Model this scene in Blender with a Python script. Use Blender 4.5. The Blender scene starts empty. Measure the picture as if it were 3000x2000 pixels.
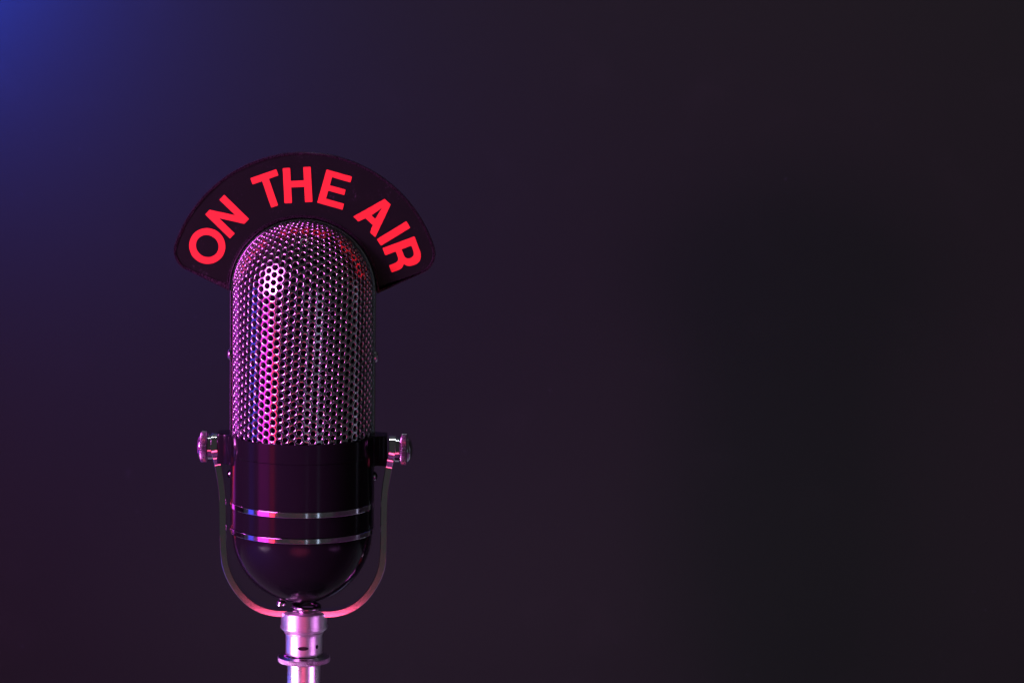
import bpy, bmesh, math, random
from mathutils import Vector, Matrix
random.seed(7)
pi, sin, cos, rad = math.pi, math.sin, math.cos, math.radians
S = 0.00015                      # metres per millimetre-like drawing unit ("u")
scene = bpy.context.scene
col = scene.collection

# ------------------------------------------------------------------ camera
F, PITCH, ROLL = 9000.0, rad(7.5), rad(0.8)
TX = 612.0
cam_d = bpy.data.cameras.new("camera")
cam = bpy.data.objects.new("camera", cam_d); col.objects.link(cam)
cam_d.sensor_width = 36.0
cam_d.lens = F / 3000.0 * 36.0
cam_d.clip_start = 0.05; cam_d.clip_end = 50
CAM = Vector((TX, -F * cos(PITCH), F * sin(PITCH))) * S
cam.matrix_world = Matrix.Translation(CAM) @ Matrix.Rotation(pi / 2 - PITCH, 4, 'X') @ Matrix.Rotation(ROLL, 4, 'Z')
cam_d.dof.use_dof = True
cam_d.dof.focus_distance = F * S - 0.015
cam_d.dof.aperture_fstop = 11.0
scene.camera = cam

def at(px, py, Y=0.0):
    """point (x, z) in u on the vertical plane y = Y seen at a spot of the photograph"""
    x = px - 1500.0; y = 1000.0 - py
    cx = x * cos(ROLL) - y * sin(ROLL); cy = x * sin(ROLL) + y * cos(ROLL)
    d = (cx, cy * sin(PITCH) + F * cos(PITCH), cy * cos(PITCH) - F * sin(PITCH))
    t = (Y + F * cos(PITCH)) / d[1]
    return TX + t * d[0], F * sin(PITCH) + t * d[2]

# ------------------------------------------------------------------ world, view
world = bpy.data.worlds.new("World"); scene.world = world; world.use_nodes = True
bg = world.node_tree.nodes['Background']
bg.inputs[0].default_value = (0.027, 0.026, 0.028, 1); bg.inputs[1].default_value = 1.0
scene.view_settings.view_transform = 'Standard'
scene.view_settings.look = 'None'
scene.view_settings.exposure = 0; scene.view_settings.gamma = 1
scene.cycles.max_bounces = 8; scene.cycles.glossy_bounces = 5; scene.cycles.diffuse_bounces = 3
scene.cycles.caustics_reflective = False; scene.cycles.caustics_refractive = False
scene.cycles.sample_clamp_indirect = 4.0

# ------------------------------------------------------------------ lamps
HEADC = Vector((0, 0, -60)) * S
FOOT = Vector((0, 0, -800)) * S
def softbox(name, az, el, dist, w, h, color, radiance, target=HEADC, spread=180):
    """rectangular area light; az from straight ahead of the microphone (towards the viewer), negative = left"""
    a, e = rad(az), rad(el)
    d = Vector((sin(a) * cos(e), -cos(a) * cos(e), sin(e)))
    l = bpy.data.lights.new(name, 'AREA'); l.shape = 'RECTANGLE'; l.size = w; l.size_y = h
    l.color = color; l.energy = radiance * pi * w * h
    l.spread = rad(spread)
    o = bpy.data.objects.new(name, l); col.objects.link(o)
    o.location = target + d * dist
    o.rotation_euler = (-d).to_track_quat('-Z', 'Y').to_euler()
    return o
softbox("key_lamp", -47, 10, 0.85, 0.11, 0.13, (1.0, 0.24, 0.90), 14.5, HEADC + Vector((0.03, 0, 0)), 62)
softbox("key_reflector", -53, 20, 0.90, 0.46, 0.60, (1.0, 0.16, 0.95), 9.0, HEADC, 150)
softbox("magenta_panel", -59, -14, 0.85, 0.28, 0.26, (1.0, 0.02, 0.72), 3.2)
softbox("red_panel", -44, -17, 0.85, 0.12, 0.30, (1.0, 0.02, 0.05), 4.2)
softbox("blue_panel", -83, -6, 0.85, 0.16, 0.40, (0.05, 0.06, 1.0), 1.1)
softbox("grey_strip", 11, -6, 1.0, 0.016, 0.55, (0.6, 0.75, 1.0), 1.2)
softbox("grey_strip", 29, -6, 1.0, 0.034, 0.55, (0.6, 0.75, 1.0), 1.2)
softbox("grey_strip", 100, -6, 0.9, 0.03, 0.55, (0.7, 0.7, 1.0), 0.9)
softbox("side_magenta_panel", -131, 4, 0.29, 0.05, 0.30, (0.85, 0.05, 1.0), 1.4)
STEM = Vector((0, 0, -1180)) * S
softbox("white_stem_fill", -62, -4, 0.28, 0.40, 0.05, (1.0, 0.66, 1.0), 3.0, STEM, 38)  # added fill, narrowed to whiten the left of collar and pole
softbox("blue_stem_lamp", -122, -10, 0.20, 0.14, 0.04, (0.10, 0.12, 1.0), 1.6, STEM + Vector((0, 0, -0.02)), 40)
softbox("lilac_stem_fill", 60, -4, 0.28, 0.40, 0.05, (0.85, 0.28, 0.95), 0.95, STEM, 38)  # added fill that tints the right side of the stand lilac
def pool(name, loc, aim, color, power, angle, blend=1.0):
    """narrow spot that throws a soft pool of light on the table"""
    l = bpy.data.lights.new(name, 'SPOT'); l.color = color; l.energy = power
    l.spot_size = rad(angle); l.spot_blend = blend; l.shadow_soft_size = 0.02
    o = bpy.data.objects.new(name, l); col.objects.link(o)
    o.location = loc; o.rotation_euler = (Vector(aim) - Vector(loc)).to_track_quat('-Z', 'Y').to_euler()
TZ = -0.245
pool("pink_spot", (0.0, -1.0, 0.60), (0.00, -0.45, TZ), (1.0, 0.08, 0.22), 1000, 15, 0.5)
pool("lilac_spot", (0.75, -0.15, 0.65), (0.36, -0.10, TZ), (0.85, 0.30, 1.0), 18, 30)
pool("blue_spot", (-0.75, -0.30, 0.65), (-0.42, -0.16, TZ), (0.04, 0.08, 1.0), 260, 34)
def wall_wash(name, loc, aim, size, color, energy, spread=120):
    l = bpy.data.lights.new(name, 'AREA'); l.shape = 'DISK'; l.size = size
    l.color = color; l.energy = energy; l.spread = rad(spread)
    o = bpy.data.objects.new(name, l); col.objects.link(o)
    o.location = loc; o.rotation_euler = (Vector(aim) - Vector(loc)).to_track_quat('-Z', 'Y').to_euler()
wall_wash("blue_wall_lamp", (-0.275, 0.150, 0.235), (-0.22, 0.234, 0.185), 0.06, (0.01, 0.06, 1.0), 5.0, 108)
l = bpy.data.lights.new("wall_lift_fill", 'AREA'); l.shape = 'RECTANGLE'; l.size = 0.9; l.size_y = 0.05  # unseen neutral fill, added to lift the blacks of the wall
l.color = (0.88, 1.0, 1.08); l.energy = 1.85; l.spread = rad(34)
o = bpy.data.objects.new("wall_lift_fill", l); col.objects.link(o)
o.location = (0.10, 0.11, 0.85); o.rotation_euler = (Vector((0.10, 0.285, -0.15)) - o.location).to_track_quat('-Z', 'Y').to_euler()
o.rotation_euler = Matrix(((1, 0, 0), (0, cos(rad(9)), -sin(rad(9))), (0, sin(rad(9)), cos(rad(9))))).to_euler()

# ------------------------------------------------------------------ materials
def new_mat(name):
    m = bpy.data.materials.new(name); m.use_nodes = True
    nt = m.node_tree
    return m, nt, nt.nodes['Principled BSDF']
def noise(nt, scale, detail=4, vec_scale=None, rough=0.6):
    tc = nt.nodes.new('ShaderNodeTexCoord'); mp = nt.nodes.new('ShaderNodeMapping')
    nt.links.new(tc.outputs['Object'], mp.inputs['Vector'])
    if vec_scale: mp.inputs['Scale'].default_value = vec_scale
    n = nt.nodes.new('ShaderNodeTexNoise'); n.inputs['Scale'].default_value = scale
    n.inputs['Detail'].default_value = detail; n.inputs['Roughness'].default_value = rough
    nt.links.new(mp.outputs['Vector'], n.inputs['Vector'])
    return n.outputs['Fac']
def ramp(nt, src, a, b, lo, hi):
    r = nt.nodes.new('ShaderNodeMapRange')
    r.inputs['From Min'].default_value = a; r.inputs['From Max'].default_value = b
    r.inputs['To Min'].default_value = lo; r.inputs['To Max'].default_value = hi
    nt.links.new(src, r.inputs['Value']); return r.outputs['Result']
def bump(nt, src, strength, dist, bsdf):
    b = nt.nodes.new('ShaderNodeBump'); b.inputs['Strength'].default_value = strength
    b.inputs['Distance'].default_value = dist
    nt.links.new(src, b.inputs['Height']); nt.links.new(b.outputs['Normal'], bsdf.inputs['Normal'])
def metal(name, base, r0, r1, nscale=900, bstr=0.0, aniso=0.0, vs=None, bdist=0.00002):
    m, nt, b = new_mat(name)
    b.inputs['Base Color'].default_value = (*base, 1); b.inputs['Metallic'].default_value = 1
    f = noise(nt, nscale, 5, vs)
    nt.links.new(ramp(nt, f, 0.3, 0.7, r0, r1), b.inputs['Roughness'])
    if bstr: bump(nt, f, bstr, bdist, b)
    if aniso:
        b.inputs['Anisotropic'].default_value = aniso
    return m
def paint(name, base, rough, nscale=500, spec=0.5, dr=0.08, bstr=0.0):
    m, nt, b = new_mat(name)
    b.inputs['Base Color'].default_value = (*base, 1)
    b.inputs['Specular IOR Level'].default_value = spec
    f = noise(nt, nscale, 5)
    nt.links.new(ramp(nt, f, 0.3, 0.7, max(0.01, rough - dr), rough + dr), b.inputs['Roughness'])
    if bstr: bump(nt, f, bstr, 0.00003, b)
    return m
GRILLE = metal("grille_chrome", (0.58, 0.58, 0.60), 0.10, 0.16, 1500, 0.02)
CHROME = metal("polished_chrome", (0.60, 0.60, 0.62), 0.05, 0.14, 900, 0.10)
BODY = paint("black_gloss_lacquer", (0.008, 0.010, 0.010), 0.15, 300, 0.12, 0.04)
RING = metal("polished_ring", (0.85, 0.85, 0.88), 0.07, 0.15, 500, 0.12, vs=(1, 1, 6))
LINER = paint("black_cloth", (0.10, 0.09, 0.10), 0.9, spec=0.0)
KNURL = metal("knurled_steel", (0.34, 0.31, 0.34), 0.28, 0.42, 900)
CABLE = metal("dark_coiled_lead", (0.30, 0.27, 0.28), 0.14, 0.22, 600)
LETTER = paint("red_print", (0.92, 0.066, 0.034), 0.6, spec=0.15)
SIGNB = paint("black_sign_face", (0.005, 0.006, 0.006), 0.30, 300, 0.35, 0.02)
# dust smudges on the sign face
_nt = SIGNB.node_tree; _b = _nt.nodes['Principled BSDF']
_m = _nt.nodes.new('ShaderNodeMix'); _m.data_type = 'RGBA'
_m.inputs[6].default_value = (0.0045, 0.009, 0.0055, 1); _m.inputs[7].default_value = (0.045, 0.045, 0.05, 1)
_q = _nt.nodes.new('ShaderNodeMath'); _q.operation = 'MULTIPLY'
_nt.links.new(ramp(_nt, noise(_nt, 60, 3), 0.52, 0.66, 0, 1), _q.inputs[0])
_nt.links.new(ramp(_nt, noise(_nt, 900, 3), 0.58, 0.72, 0, 1), _q.inputs[1])
_nt.links.new(_q.outputs[0], _m.inputs[0]); _nt.links.new(_m.outputs[2], _b.inputs['Base Color'])
# sign edge: black plastic with worn glinting grain
SIGNE, nt, b = new_mat("sign_edge_plastic")
b.inputs['Base Color'].default_value = (0.05, 0.04, 0.05, 1); b.inputs['Metallic'].default_value = 0.8
f = noise(nt, 1500, 6)
nt.links.new(ramp(nt, f, 0.35, 0.65, 0.12, 0.5), b.inputs['Roughness'])
bump(nt, f, 0.25, 0.00004, b)
# turned metal of the stand: circumferential tool marks
def turned(name, base, rough, st, marks=True):
    m, nt, b = new_mat(name)
    b.inputs['Metallic'].default_value = 1
    b.inputs['Anisotropic'].default_value = 0.65
    tg = nt.nodes.new('ShaderNodeTangent'); tg.direction_type = 'RADIAL'; tg.axis = 'Z'
    nt.links.new(tg.outputs[0], b.inputs['Tangent']); b.inputs['Anisotropic Rotation'].default_value = 0.25
    f = noise(nt, 260, 6, (0.15, 0.15, 22), 0.7)
    g = noise(nt, 700, 4, (1, 1, 3))
    nt.links.new(ramp(nt, f, 0.25, 0.75, rough - 0.10, rough + 0.14), b.inputs['Roughness'])
    mx = nt.nodes.new('ShaderNodeMix'); mx.data_type = 'RGBA'
    mx.inputs[6].default_value = (*base, 1); mx.inputs[7].default_value = (base[0] * .55, base[1] * .5, base[2] * .6, 1)
    mul = nt.nodes.new('ShaderNodeMath'); mul.operation = 'MULTIPLY'
    nt.links.new(ramp(nt, f, 0.52, 0.66, 0, 1), mul.inputs[0]); nt.links.new(ramp(nt, g, 0.5, 0.62, 0, 1), mul.inputs[1])
    nt.links.new(mul.outputs[0], mx.inputs[0]); nt.links.new(mx.outputs[2], b.inputs['Base Color'])
    bump(nt, f, st, 0.00006, b)
    return m
TURNED = turned("turned_steel", (0.85, 0.83, 0.85), 0.42, 0.5)
POLE = metal("satin_pole_steel", (0.80, 0.78, 0.80), 0.26, 0.32, 300, 0.05)
# wall: matt black board with faint scuffs
WALL, nt, b = new_mat("matt_black_wall")
b.inputs['Roughness'].default_value = 0.75; b.inputs['Specular IOR Level'].default_value = 0.04
f = noise(nt, 26, 5); g = noise(nt, 160, 2)
mx = nt.nodes.new('ShaderNodeMix'); mx.data_type = 'RGBA'
mx.inputs[6].default_value = (0.0098, 0.0125, 0.0092, 1); mx.inputs[7].default_value = (0.0125, 0.0150, 0.0118, 1)
nt.links.new(ramp(nt, f, 0.58, 0.80, 0, 0.6), mx.inputs[0])
# sparse lint and short scuffs
m2 = nt.nodes.new('ShaderNodeMix'); m2.data_type = 'RGBA'
m2.inputs[7].default_value = (0.030, 0.034, 0.036, 1)
sp1 = ramp(nt, noise(nt, 300, 1), 0.80, 0.84, 0, 1)
sp2 = ramp(nt, noise(nt, 70, 3, (1, 1, 0.25)), 0.76, 0.83, 0, 0.4)
ad = nt.nodes.new('ShaderNodeMath'); ad.operation = 'MAXIMUM'
nt.links.new(sp1, ad.inputs[0]); nt.links.new(sp2, ad.inputs[1])
nt.links.new(ad.outputs[0], m2.inputs[0]); nt.links.new(mx.outputs[2], m2.inputs[6])
nt.links.new(m2.outputs[2], b.inputs['Base Color'])
bump(nt, g, 0.03, 0.0002, b)

# ------------------------------------------------------------------ mesh helpers (all in u, scaled on linking)
def link_mesh(name, verts, faces, mat, parent=None, loc=(0, 0, 0), smooth=40, data=None):
    me = data
    if me is None:
        me = bpy.data.meshes.new(name)
        me.from_pydata([(v[0] * S, v[1] * S, v[2] * S) for v in verts], [], faces)
        me.validate(); me.update()
        bm = bmesh.new(); bm.from_mesh(me)
        bmesh.ops.recalc_face_normals(bm, faces=bm.faces); bm.to_mesh(me); bm.free()
        me.materials.append(mat)
        if smooth:
            me.shade_smooth(); me.set_sharp_from_angle(angle=rad(smooth))
    o = bpy.data.objects.new(name, me); col.objects.link(o)
    o.location = Vector(loc) * S
    if parent: o.parent = parent
    return o
def empty(name, loc, label, cat, group=None):
    o = bpy.data.objects.new(name, None); col.objects.link(o)
    o.empty_display_size = 0.01
    o.location = Vector(loc) * S; o['label'] = label; o['category'] = cat
    if group: o['group'] = group
    return o
def lathe(prof, seg=128, axis='Z', fn=None):
    """prof: list of (radius, height); ends at radius 0 are closed by a single vertex"""
    V, Fc, rows = [], [], []
    for r, h in prof:
        if r <= 1e-6:
            rows.append([len(V)]); V.append((0, 0, h))
        else:
            rows.append(list(range(len(V), len(V) + seg)))
            for k in range(seg):
                a = 2 * pi * k / seg
                rr = fn(r, h, k) if fn else r
                V.append((rr * cos(a), rr * sin(a), h))
    for A, B in zip(rows, rows[1:]):
        for k in range(seg):
            k2 = (k + 1) % seg
            if len(A) == 1 and len(B) == 1: continue
            if len(A) == 1: Fc.append((A[0], B[k], B[k2]))
            elif len(B) == 1: Fc.append((A[k], A[k2], B[0]))
            else: Fc.append((A[k], A[k2], B[k2], B[k]))
    if axis == 'X': V = [(z, y, x) for x, y, z in V]
    if axis == '-X': V = [(-z, y, x) for x, y, z in V]
    return V, Fc
def rounded(poly, r, n=4):
    out = []
    for i, p in enumerate(poly):
        p = Vector(p); a = Vector(poly[i - 1]) - p; c = Vector(poly[(i + 1) % len(poly)]) - p
        rr = min(r, a.length * .45, c.length * .45)
        if rr < 1e-4: out.append(tuple(p)); continue
        A = p + a.normalized() * rr; C = p + c.normalized() * rr
        for k in range(n + 1):
            t = k / n
            out.append(tuple(A * (1 - t) ** 2 + p * 2 * t * (1 - t) + C * t * t))
    return out
def prism(outer, holes, y0, y1, name, mat, parent, chamfer=0.0):
    """flat shape in the x-z plane with its holes, given thickness from y0 (front) to y1 (back)"""
    bm = bmesh.new()
    loops = [outer] + list(holes)
    edges = []
    for lp in loops:
        vs = [bm.verts.new((x * S, y0 * S, z * S)) for x, z in lp]
        edges += [bm.edges.new((vs[i], vs[(i + 1) % len(vs)])) for i in range(len(vs))]
    bmesh.ops.triangle_fill(bm, use_beauty=True, use_dissolve=False, edges=edges)
    res = bmesh.ops.extrude_face_region(bm, geom=bm.faces[:])
    for v in [g for g in res['geom'] if isinstance(g, bmesh.types.BMVert)]:
        v.co.y = y1 * S
    bmesh.ops.recalc_face_normals(bm, faces=bm.faces)
    if chamfer:
        es = [e for e in bm.edges if len(e.link_faces) == 2 and e.calc_face_angle(0) > 1.2 and abs(e.verts[0].co.y - y0 * S) < 1e-7 and abs(e.verts[1].co.y - y0 * S) < 1e-7]
        bmesh.ops.bevel(bm, geom=es, offset=chamfer * S, segments=2, affect='EDGES')
    me = bpy.data.meshes.new(name); bm.to_mesh(me); bm.free()
    me.materials.append(mat)
    me.shade_smooth(); me.set_sharp_from_angle(angle=rad(35))
    o = bpy.data.objects.new(name, me); col.objects.link(o); o.parent = parent
    return o
def tube(pts, r, seg=14, close=False, rfn=None):
    V, Fc = [], []
    P = [Vector(p) for p in pts]; n = len(P)
    up = Vector((0, 0, 1)); prev = None
    for i, p in enumerate(P):
        t = (P[min(i + 1, n - 1)] - P[max(i - 1, 0)]).normalized()
        if prev is None:
            u = t.cross(up); u = u.normalized() if u.length > .01 else Vector((1, 0, 0))
        else:
            u = (prev - t * prev.dot(t)).normalized()
        prev = u; w = t.cross(u)
        rr = rfn(i / (n - 1)) if rfn else r
        for k in range(seg):
            a = 2 * pi * k / seg
            V.append(tuple(p + u * rr * cos(a) + w * rr * sin(a)))
    for i in range(n - 1):
        for k in range(seg):
            k2 = (k + 1) % seg
            Fc.append((i * seg + k, i * seg + k2, (i + 1) * seg + k2, (i + 1) * seg + k))
    Fc.append(tuple(range(seg))); Fc.append(tuple(range((n - 1) * seg, n * seg))[::-1])
    return V, Fc
def sweep(path, profile_fn, closed_profile=True, caps=True):
    """path: list of (x, z, nx, nz) in the x-z plane, n = outward normal; profile_fn(i) -> list of (out, y)"""
    V, Fc = [], []; m = None
    for i, (x, z, nx, nz) in enumerate(path):
        pr = profile_fn(i); m = len(pr)
        for o_, y in pr: V.append((x + nx * o_, y, z + nz * o_))
    for i in range(len(path) - 1):
        for k in range(m):
            k2 = (k + 1) % m
            Fc.append((i * m + k, i * m + k2, (i + 1) * m + k2, (i + 1) * m + k))
    if caps:
        Fc.append(tuple(range(m))); Fc.append(tuple(range((len(path) - 1) * m, len(path) * m))[::-1])
    return V, Fc

# ------------------------------------------------------------------ setting: the wall behind
wv = [(-9000, 1560, -7000), (11000, 1560, -7000), (11000, 1560, 6000), (-9000, 1560, 6000),
      (-9000, 1760, -7000), (11000, 1760, -7000), (11000, 1760, 6000), (-9000, 1760, 6000)]
wf = [(0, 1, 2, 3), (4, 7, 6, 5), (0, 4, 5, 1), (1, 5, 6, 2), (2, 6, 7, 3), (3, 7, 4, 0)]
wall = link_mesh("wall", wv, wf, WALL, smooth=0); wall['kind'] = 'structure'

TABLE = paint("dark_table_laminate", (0.12, 0.12, 0.12), 0.6, 60, 0.3)
tz = TZ / S
tv = [(x, y, z) for z in (tz, tz - 160) for x, y in ((-5200, -3700), (6500, -3700), (6500, 1556), (-5200, 1556))]
table = link_mesh("table_top", tv, [(0, 1, 2, 3), (7, 6, 5, 4), (0, 4, 5, 1), (1, 5, 6, 2), (2, 6, 7, 3), (3, 7, 4, 0)], TABLE, smooth=0)
table['kind'] = 'structure'

# ------------------------------------------------------------------ the microphone
XH = at(887, 1150)[0]                     # axis of the head
ZD = 140.0                                # centre of the dome
mic = empty("microphone", (XH, 0, -800), "vintage microphone with perforated chrome dome grille and glossy black lower body", "microphone")
def mp(name, V, Fc, mat, parent=None, **k):
    """part of the microphone, in coordinates of the head (x, y from the axis, z absolute)"""
    if parent is None: parent = mic
    off = (0, 0, 800) if parent is mic else (0, 0, 0)
    return link_mesh(name, V, Fc, mat, parent, off, **k)

# perforated grille -------------------------------------------------
RG = 205.0
def sheet(u, v, h):
    R = RG + h
    if v <= 0:
        a = u / RG
        return (R * sin(a), -R * cos(a), ZD + v)
    r = math.hypot(u, v); a = r / RG
    if r < 1e-6: return (0, -R, ZD)
    return (R * sin(a) * u / r, -R * cos(a), ZD + R * sin(a) * v / r)
def grille_mesh():
    P = 23.2; C = P * sin(rad(60)); N = 24
    ca, sa = cos(rad(2.8)), sin(rad(2.8))
    ringdef = [(10.2, 0.0), (9.6, -0.10), (8.8, -0.5), (8.1, -1.2), (7.5, -2.3), (7.15, -4.2), (7.0, -9.0)]
    V, Fc, key = [], [], {}
    amax = rad(96) * RG
    for i in range(-24, 25):
        for j in range(-32, 24):
            lu = i * C; lv = (j + (0.5 if i % 2 else 0)) * P
            cu = lu * ca + lv * sa + 3; cv = -lu * sa + lv * ca - 4
            if cv < -480 or abs(cu) > amax: continue
            if cv > 0 and math.hypot(cu, cv) > amax: continue
            b = []
            for k in range(N):
                a = 15.0 * k
                ap = (round((a - 30) / 60.0)) * 60 + 30
                rb = (P / 2) / cos(rad(a - ap))
                du, dv = rb * cos(rad(a)), rb * sin(rad(a))
                u = cu + du * ca + dv * sa; v = cv - du * sa + dv * ca
                kk = (round(u * 4), round(v * 4))
                idx = None
                for q in ((0, 0), (1, 0), (-1, 0), (0, 1), (0, -1)):
                    idx = key.get((kk[0] + q[0], kk[1] + q[1]))
                    if idx is not None: break
                if idx is None:
                    idx = len(V); key[kk] = idx; V.append(sheet(u, v, 0))
                b.append(idx)
            prev = b
            jr = 1 + random.uniform(-.012, .012)
            for r, h in ringdef:
                cur = []
                for k in range(N):
                    a = rad(15.0 * k); du, dv = r * jr * cos(a), r * jr * sin(a)
                    cur.append(len(V)); V.append(sheet(cu + du * ca + dv * sa, cv - du * sa + dv * ca, h))
                for k in range(N):
                    k2 = (k + 1) % N
                    Fc.append((prev[k], prev[k2], cur[k2], cur[k]))
                prev = cur
    me = bpy.data.meshes.new("grille")
    me.from_pydata([(x * S, y * S, z * S) for x, y, z in V], [], Fc)
    me.validate(); me.materials.append(GRILLE); me.shade_smooth()
    return me
gme = grille_mesh()
g1 = link_mesh("grille", None, None, None, mic, (0, 0, 800), data=gme)
g2 = link_mesh("grille", None, None, None, mic, (0, 0, 800), data=gme); g2.rotation_euler = (0, 0, pi)
g2['label'] = "rear half of the perforated grille"
# dark cloth behind the holes
prof = [(0, ZD + 188)] + [(188 * sin(rad(a)), ZD + 188 * cos(rad(a))) for a in range(6, 91, 6)] + [(188, -330)]
V, Fc = lathe(prof, 64); mp("acoustic_cloth", V, Fc, LINER)

# arch frame between the two halves of the grille -------------------
path = [(213, z, 1, 0) for z in (-284, -180, -80, 20, 100)] + \
       [(213 * cos(rad(a)), ZD + 213 * sin(rad(a)), cos(rad(a)), sin(rad(a))) for a in [i * 2.5 for i in range(0, 73)]] + \
       [(-213, z, -1, 0) for z in (100, 20, -80, -180, -284)]
fp = [(0, -8), (-1.5, -10), (-3.5, -10), (-4.5, -8), (-4.5, -5), (-6, -4), (-7, -5), (-7.5, -13), (-9, -15), (-11, -15), (-12, -13), (-14, 0),
      (-12, 13), (-11, 15), (-9, 15), (-7.5, 13), (-7, 5), (-6, 4), (-4.5, 5), (-4.5, 8), (-3.5, 10), (-1.5, 10), (0, 8)]
V, Fc = sweep(path, lambda i: fp)
mp("arch_frame", V, Fc, CHROME)

# collar with two ears ----------------------------------------------
ZK = -325.0
V, Fc = lathe([(196, -283), (206, -282), (212.5, -281), (213.6, -283), (213.6, -337.8), (213.2, -338.5), (210.5, -339), (200, -339)], 160)
mp("collar", V, Fc, BODY, smooth=12)
def ear(sgn):
    V, Fc = [], []
    half = [(249, 0), (249, 34), (247, 38), (243, 40), (232, 41), (224, 43), (217, 48), (211, 56), (206, 66), (202, 80), (180, 80)]
    plan = [(x, -y) for x, y in half[::-1]] + half[1:]
    n = len(plan)
    zs = [(-369, .93), (-367.5, .98), (-364, 1), (-285, 1), (-281.5, .98), (-280, .93)]
    for z, k in zs:
        for x, y in plan:
            xx = 180 + (x - 180) * (1 - (1 - k) * .4)
            V.append((sgn * xx, y * k, z))
    for a in range(len(zs) - 1):
        for i in range(n - 1):
            Fc.append((a * n + i, a * n + i + 1, (a + 1) * n + i + 1, (a + 1) * n + i))
    Fc.append(tuple(range(n))[::-1]); Fc.append(tuple(range((len(zs) - 1) * n, len(zs) * n)))
    mp("ear", V, Fc, BODY, smooth=30)
ear(-1); ear(1)

# black body, polished rings, bulb ----------------------------------
V, Fc = lathe([(205, -339), (211.6, -339.2), (212.3, -339.8), (212.3, -477.5), (211, -479), (204, -479)], 160); mp("body", V, Fc, BODY, smooth=12)
V, Fc = lathe([(200, -478), (213, -478.4), (214.0, -479.0), (214.2, -479.6), (214.2, -493.6), (214, -494.4), (212, -495), (200, -494)], 160)
mp("trim_ring", V, Fc, RING, smooth=12)
V, Fc = lathe([(200, -493), (209.5, -494.6), (211.5, -495.4), (211.5, -553.5), (209.5, -555), (200, -555.5)], 160); mp("lower_band", V, Fc, BODY, smooth=12)
V, Fc = lathe([(200, -555), (213, -555.4), (214.0, -556.0), (214.2, -556.4), (214.2, -569.2), (214, -570), (211, -570.6), (200, -571)], 160)
mp("trim_ring", V, Fc, RING, smooth=12)
prof = [(198, -568.5), (207, -569)] + [(207 * cos(rad(a)), -572 - 213 * sin(rad(a))) for a in range(2, 88, 2)] + [(0, -785)]
V, Fc = lathe(prof, 160); mp("rounded_base", V, Fc, BODY)

# screws on the flanks ----------------------------------------------
def screw(x, z, r, h):
    s = 1 if x > 0 else -1
    pr = [(r, -2), (r, 1.5)] + [(r * cos(rad(a)), 1.5 + (h - 1.5) * sin(rad(a))) for a in (20, 40, 60, 78)] + [(0, h)]
    V, Fc = lathe(pr, 24, 'X' if s > 0 else '-X')
    V = [(v[0] + x, v[1], v[2] + z) for v in V]
    mp("screw", V, Fc, CHROME)
screw(-213, -50, 17, 9); screw(213, -50, 17, 9)
screw(-211, -405, 13, 11); screw(211, -405, 13, 11)

# ------------------------------------------------------------------ the stand: yoke, knobs, collars, pole
XS = at(891, 1800, 0)[0]; XK = at(890.5, 1309)[0]
stand = empty("microphone_stand", (XS, 0, -1500), "polished metal microphone stand with U-shaped yoke, knurled knobs and bright collar", "microphone stand")
def sp(name, V, Fc, mat, parent=None, dx=0, **k):
    if parent is None: parent = stand
    off = (dx, 0, 1500) if parent is stand else (0, 0, 0)
    return link_mesh(name, V, Fc, mat, parent, off, **k)
DK = XK - XS
# traced centre line of the left arm, mirrored to the right
pl = [(628, 1256), (628, 1275), (628, 1304), (628, 1325), (629.5, 1343), (633.5, 1364), (638, 1388), (643, 1420), (646.5, 1455), (648.2, 1500),
      (648.6, 1540), (649, 1580), (650.5, 1615), (655, 1655), (666, 1700 - 12), (681, 1716), (698, 1740), (719, 1762), (743, 1779), (770, 1791), (800, 1797.5), (826, 1799)]
L = []
for px, py in pl:
    x, z = at(px, py, -34); x2 = XS - x + (XK - XS) * max(0, min(1, (z + 820) / 500)) - 4
    L.append((abs(x2), z))
z_head = ZK + 42
def catmull(pts, n):
    out = []
    for i in range(len(pts) - 1):
        p0 = Vector(pts[max(i - 1, 0)]); p1 = Vector(pts[i]); p2 = Vector(pts[i + 1]); p3 = Vector(pts[min(i + 2, len(pts) - 1)])
        for k in range(n):
            t = k / n
            out.append(0.5 * ((2 * p1) + (p2 - p0) * t + (2 * p0 - 5 * p1 + 4 * p2 - p3) * t * t + (3 * p1 - p0 - 3 * p2 + p3) * t ** 3))
    out.append(Vector(pts[-1])); return out
arm = [(261, z_head), (261, ZK + 20), (261, ZK)] + [(x, z) for x, z in L if z < ZK - 12] + [(30, L[-1][1] - 1), (0, L[-1][1] - 1)]
C1 = catmull(arm, 8)
pathL = []
full = [Vector((-p.x, p.y)) for p in C1] + [p for p in C1[::-1][1:]]
for i, p in enumerate(full):
    t = (full[min(i + 1, len(full) - 1)] - full[max(i - 1, 0)]).normalized()
    lean = DK * max(0, min(1, (p.y + 820) / 500))
    pathL.append((p.x + lean, p.y, t.y, -t.x))
def yoke_w(z):
    d = z - ZK
    if d > -26: w = math.sqrt(max(42.0 ** 2 - d * d, 36.0))
    else:
        s = min(1, (-26 - d) / 26.0); s = s * s * (3 - 2 * s)
        w = math.sqrt(42.0 ** 2 - 26 ** 2) * (1 - s) + 26 * s
    return w
def yp(i):
    z = pathL[i][1]; w = yoke_w(z); c = 1.6; h = 10
    return [(-h + c, -w), (h - c, -w), (h, -w + c), (h, w - c), (h - c, w), (-h + c, w), (-h, w - c), (-h, -w + c)]
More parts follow.
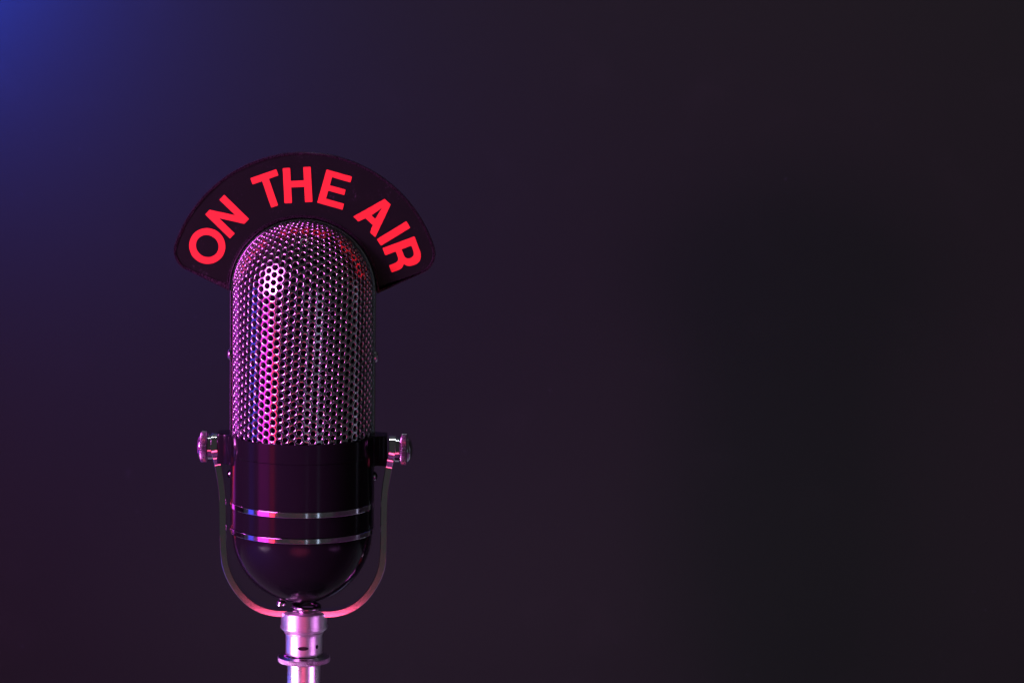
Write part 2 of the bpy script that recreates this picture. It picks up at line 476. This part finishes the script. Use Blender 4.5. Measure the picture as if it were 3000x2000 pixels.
# finer samples in the rounded heads
def dens(path):
    out = []
    for a, b in zip(path, path[1:]):
        out.append(a); n = 4 if max(a[1], b[1]) > ZK - 60 else 1
        for k in range(1, n): out.append(tuple(a[j] + (b[j] - a[j]) * k / n for j in range(4)))
    out.append(path[-1]); return out
pathL = dens(pathL)
V, Fc = sweep(pathL, yp)
YOKE = metal("yoke_chrome", (0.92, 0.91, 0.92), 0.04, 0.09, 1300, 0.10)
sp("yoke", V, Fc, YOKE, smooth=30)

def knob(s, dome):
    V, Fc = lathe([(0, 266), (35, 266), (37, 268), (37, 281), (35, 283), (0, 284)], 48, 'X' if s > 0 else '-X')
    sp("washer", [(v[0] + DK, v[1], v[2] + ZK) for v in V], Fc, CHROME)
    NR = 42; seg = NR * 4
    def fn(r, h, k): return r - (0, 1.6, 3.4, 1.6)[k % 4] if r > 43 else r
    V, Fc = lathe([(0, 283.5), (36, 283.5), (41, 284), (44.5, 286), (45.5, 287.5), (45.5, 301), (44.5, 302.5), (41, 304), (36, 304.5), (0, 304.5)], seg, 'X' if s > 0 else '-X', fn)
    k_ = sp("knob", [(v[0] + DK, v[1], v[2] + ZK) for v in V], Fc, KNURL, smooth=25)
    pr = [(36, 304)] + [(36 * cos(rad(a)), 304 + dome * sin(rad(a))) for a in range(6, 90, 9)] + [(0, 304 + dome)]
    V, Fc = lathe(pr, 48, 'X' if s > 0 else '-X')
    sp("knob_cap", [(v[0] + DK, v[1], v[2] + ZK) for v in V], Fc, CHROME, k_)
knob(-1, 11); knob(1, 17)

# turned collar, sleeve, knurled flange, pole (all around the stand axis)
V, Fc = lathe([(0, -812), (50, -812), (64, -813), (67.6, -815), (68.5, -817), (68.5, -856), (70.3, -857), (70.3, -862), (69, -864), (61, -871), (56, -873), (54, -873.5)], 128)
sp("turned_collar", V, Fc, TURNED, smooth=20)
V, Fc = lathe([(50, -873), (57.5, -874.8), (58.5, -877), (57, -879.5), (54.6, -881), (54.4, -883), (54.4, -936), (56, -939), (50, -940)], 128)
sp("sleeve", V, Fc, TURNED, smooth=20)
V, Fc = lathe([(50, -938), (58, -938.5), (61, -940), (62.5, -943), (66, -946), (73, -948), (76.3, -950)], 128)
sp("flange", V, Fc, CHROME)
def kn(r, h, k):
    if r < 76.9: return r
    ph = (k + (h + 950) * 0.55) % 5
    ph2 = (k - (h + 950) * 0.55) % 5
    return r - 2.2 * (1 - abs(ph - 2.5) / 2.5) - 1.2 * (1 - abs(ph2 - 2.5) / 2.5)
pr = [(74, -949.4), (76.8, -950)] + [(78.5, -950.8 - i * 0.9) for i in range(14)] + [(76.8, -964), (70, -966.5), (52, -968), (46, -968)]
V, Fc = lathe(pr, 300, 'Z', kn)
sp("knurled_ring", V, Fc, KNURL, smooth=20)
V, Fc = lathe([(0, -960), (49, -960), (49.2, -962), (49.2, TZ / S + 60), (0, TZ / S + 60)], 96)
sp("pole", V, Fc, POLE)
tb = TZ / S
V, Fc = lathe([(0, tb + 1), (430, tb + 1), (438, tb + 8), (436, tb + 26), (420, tb + 36), (180, tb + 58), (90, tb + 80), (60, tb + 84), (49.2, tb + 84)], 96)
sp("stand_base", V, Fc, BODY)

def patch(name, ang0, z0, da, dz, r):
    """dark countersunk screw on the sleeve, an ellipse wrapped on the cylinder"""
    V = [(0, 0, 0)]; V = []
    n = 24
    for ring_, k in ((1.0, -0.2), (1.0, 0.5), (0.75, 0.6), (0.45, 0.6), (0.15, 0.6)):
        for i in range(n):
            a = 2 * pi * i / n
            th = ang0 + da * ring_ * cos(a)
            V.append(((r + k) * sin(th), -(r + k) * cos(th), z0 + dz * ring_ * sin(a)))
    Fc = [(q * n + i, q * n + (i + 1) % n, (q + 1) * n + (i + 1) % n, (q + 1) * n + i) for q in range(4) for i in range(n)]
    Fc.append(tuple(range(4 * n, 5 * n)))
    sp(name, V, Fc, BODY)
_x, _z = at(888, 1899, -54)
patch("set_screw", math.asin(max(-1, min(1, (_x - XS) / 54.4))), _z, 0.30, 6.0, 54.3)
_x, _z = at(928, 1895, -42)
patch("set_screw", math.asin(max(-1, min(1, (_x - XS) / 54.4))), _z, 0.09, 6.5, 54.3)

# bolt head and cable under the rounded base
bx, bz = at(824, 1765, -18)
V, Fc = lathe([(14, -5), (14, 0)] + [(14 * cos(rad(a)), 12 * sin(rad(a))) for a in range(10, 90, 10)] + [(0, 12)], 32)
sp("bolt", [(v[0] + bx - XS, v[1] - 8, v[2] + bz - 3) for v in V], Fc, CHROME)
pts = []
for i in range(90):
    t = i / 89.0; a = rad(150) + t * rad(610)
    r = 40 - 12 * t
    pts.append((r * cos(a) + 10, -10 + r * sin(a), -792 - 17 * t + 4 * sin(a)))
pts = [(-22, 12, -750)] + pts + [(10, -14, -822)]
V, Fc = tube(pts, 7.0, 18)
cable = link_mesh("cable", [(v[0], v[1], v[2]) for v in V], Fc, CABLE, None, (XS, 0, 0))
cable['label'] = "short dark cable coiled between the rounded microphone base and the stand collar"; cable['category'] = "cable"

# ------------------------------------------------------------------ the sign
YS = -11.0
sign = empty("sign", (XH, 0, 140), "black arched ON THE AIR sign with red letters around the microphone dome", "sign")
def sgp(px, py, Y=YS):
    x, z = at(px, py, Y); return (x - XH, z - 140)
def zz(x, y, Y=YS): return sgp(500 + .34014 * x, 420 + .34014 * y, Y)
ccx, ccz = sgp(892.5, 845, 0); Rr = 399.0
def outline(d):
    """outer outline moved in by d, inner edge moved out by d"""
    R = Rr - d
    pts = []
    cr = 62 - d                                  # corner rounding circle at each end of the arc
    # corner circle centres sit on radius R-62 at 168 deg
    for s in (-1, 1):
        a0 = rad(161.5)
        c = Vector((cos(a0) * (Rr - 62) * -s * -1, sin(a0) * (Rr - 62)))
    ang = 161.5
    cl = Vector((ccx + (Rr - 62) * cos(rad(ang)), ccz + (Rr - 62) * sin(rad(ang))))
    crt = Vector((ccx - (Rr - 62) * cos(rad(ang)), cl.y))
    dl = Vector((cos(rad(-25)), sin(rad(-25))))
    ri = 216 + d
    # left corner: from tangent to lower edge (normal direction -115 deg) round to the arc (161.5 deg)
    left = []
    n0 = 360 - 115.0
    for k in range(13):
        a = rad(n0 + (ang - n0) * k / 12.0)
        left.append((cl.x + cr * cos(a), cl.y + cr * sin(a)))
    arc = [(ccx + R * cos(rad(a)), ccz + R * sin(rad(a))) for a in [ang - i * (2 * ang - 180) / 72.0 for i in range(1, 72)]]
    right = [(2 * ccx - x, y) for x, y in left[::-1]]
    # lower edge runs from the corner towards the microphone until it meets the inner circle
    def meet(p, dr):
        p = Vector(p); t = 0
        while t < 300:
            q = p + dr * t
            if q.length <= ri or abs(q.x) < ri and q.y < 0: return (q.x, q.y)
            t += .5
        return (q.x, q.y)
    pL = meet(left[0], dl); pR = meet(right[-1], Vector((-dl.x, dl.y)))
    inner = []
    inner.append(pR)
    if pR[1] < 0: inner.append((ri, 0))
    aR = 0 if pR[1] < 0 else math.degrees(math.atan2(pR[1], pR[0])); aL = 180 if pL[1] < 0 else math.degrees(math.atan2(pL[1], pL[0]))
    for k in range(1, 60):
        a = rad(aR + (aL - aR) * k / 60.0); inner.append((ri * cos(a), ri * sin(a)))
    if pL[1] < 0: inner.append((-ri, 0))
    inner.append(pL)
    return left + arc + right + inner
O0 = outline(0); O1 = outline(7.5)
prism(O1, [], YS + 1.2, 8, "panel", SIGNB, sign)
def rim_mesh():
    a, b = outline(1.2), outline(0)
    c, d = outline(6.3), outline(7.4)
    rows = [([(x, z) for x, z in b], 8.0), (b, YS - 1.5), (a, YS - 3.0), (c, YS - 3.0), (d, YS - 1.5), (d, 8.0)]
    # a shallow groove between two fine beads
    e1, e2 = outline(3.2), outline(4.6)
    rows = [(b, 8.0), (b, YS - 1.5), (a, YS - 3.0), (outline(2.6), YS - 3.0), (e1, YS - 0.6), (e2, YS - 0.6), (outline(5.2), YS - 2.4), (c, YS - 2.4), (d, YS - 1.2), (d, 8.0)]
    n = len(b); V, Fc = [], []
    for pts_, y in rows:
        for x, z in pts_: V.append((x, y, z))
    m = len(rows)
    for r in range(m):
        r2 = (r + 1) % m
        for i in range(n):
            i2 = (i + 1) % n
            Fc.append((r * n + i, r * n + i2, r2 * n + i2, r2 * n + i))
    return V, Fc
V, Fc = rim_mesh()
link_mesh("rim", V, Fc, SIGNE, sign, smooth=30)

YL = YS + 0.2
def letter(outer, holes=(), r=5):
    o = rounded([zz(*p) for p in outer], r * .34)
    hs = [rounded([zz(*p) for p in h], r * .34) if len(h) < 20 else [zz(*p) for p in h] for h in holes]
    prism(o, hs, YL - 0.5, YS + 3, "letter", LETTER, sign)
def frame_map(bl, tl, flip=1):
    """letter axes: bl = foot of the letter, tl = its head; returns f(s, t) with s across and t up in photo units"""
    bl, tl = Vector(bl), Vector(tl); up = (tl - bl); H = up.length; up.normalize()
    right = Vector((-up.y, up.x))
    return (lambda s, t: tuple(bl + right * s + up * t)), H
# T
f, H = frame_map((896, 544), (798, 262))
letter([f(-31, 0), f(31, 0), f(31, H - 57), f(118, H - 57), f(118, H), f(-118, H), f(-118, H - 57), f(-31, H - 57)])
# H
f, H = frame_map((981, 517), (965, 215))
letter([f(0, 0), f(64, 0), f(64, 133), f(177, 133), f(177, 0), f(241, 0), f(241, H), f(177, H), f(177, 189), f(64, 189), f(64, H), f(0, H)])
# E
f, H = frame_map((1262, 511), (1343, 225))
letter([f(0, 0), f(226, 0), f(226, 54), f(64, 54), f(64, 126), f(206, 126), f(206, 174), f(64, 174), f(64, H - 52), f(228, H - 52), f(228, H), f(0, H)])
# A
f, H = frame_map((1667, 720), (1869, 503))
A1 = lambda s: s
letter([f(-130, 0), f(-68, 0), f(-43, 62), f(43, 62), f(68, 0), f(130, 0), f(36, H), f(-36, H)], [[f(-23, 115), f(23, 115), f(0, 222)]])
# I
f, H = frame_map((1776, 825), (2030, 670))
letter([f(0, 0), f(67, 0), f(67, H), f(0, H)])
# R
f, H = frame_map((1825, 903), (2100, 800))
bowl = [f(66, H), f(128, H)]
outer = [f(0, 0), f(66, 0), f(66, 97), f(118, 97)]
# leg: quarter bend down to the foot
outer += [f(136, 93), f(150, 82), f(157, 62), f(158, 0), f(224, 0), f(224, 62), f(220, 90), f(208, 110), f(190, 124)]
outer += [f(212, 140), f(226, 164), f(231, 195), f(229, 232), f(214, 265), f(188, H - 12), f(150, H), f(0, H)]
hole = [f(66, 150), f(118, 150), f(140, 153), f(156, 166), f(163, 186), f(163, 204), f(156, 224), f(140, 236), f(118, 240), f(66, 240)]
letter(outer, [hole], 9)
# N
f, H = frame_map((510, 820), (297, 612))
H = 298
letter([f(0, 0), f(61, 0), f(60, H - 108), f(178, 0), f(236, 0), f(236, H), f(176, H), f(176, 106), f(56, H), f(0, H)])
# O
N = 64
cx, cy = 315, 884
ang = rad(35)
def ell(a, b, k):
    t = 2 * pi * k / N
    x, y = a * cos(t), b * sin(t)
    return (cx + x * cos(ang) - y * sin(ang), cy + x * sin(ang) + y * cos(ang))
prism([zz(*ell(157, 153, k)) for k in range(N)], [[zz(*ell(100, 93, k)) for k in range(N)]], YL - .5, YS + 3, "letter", LETTER, sign)
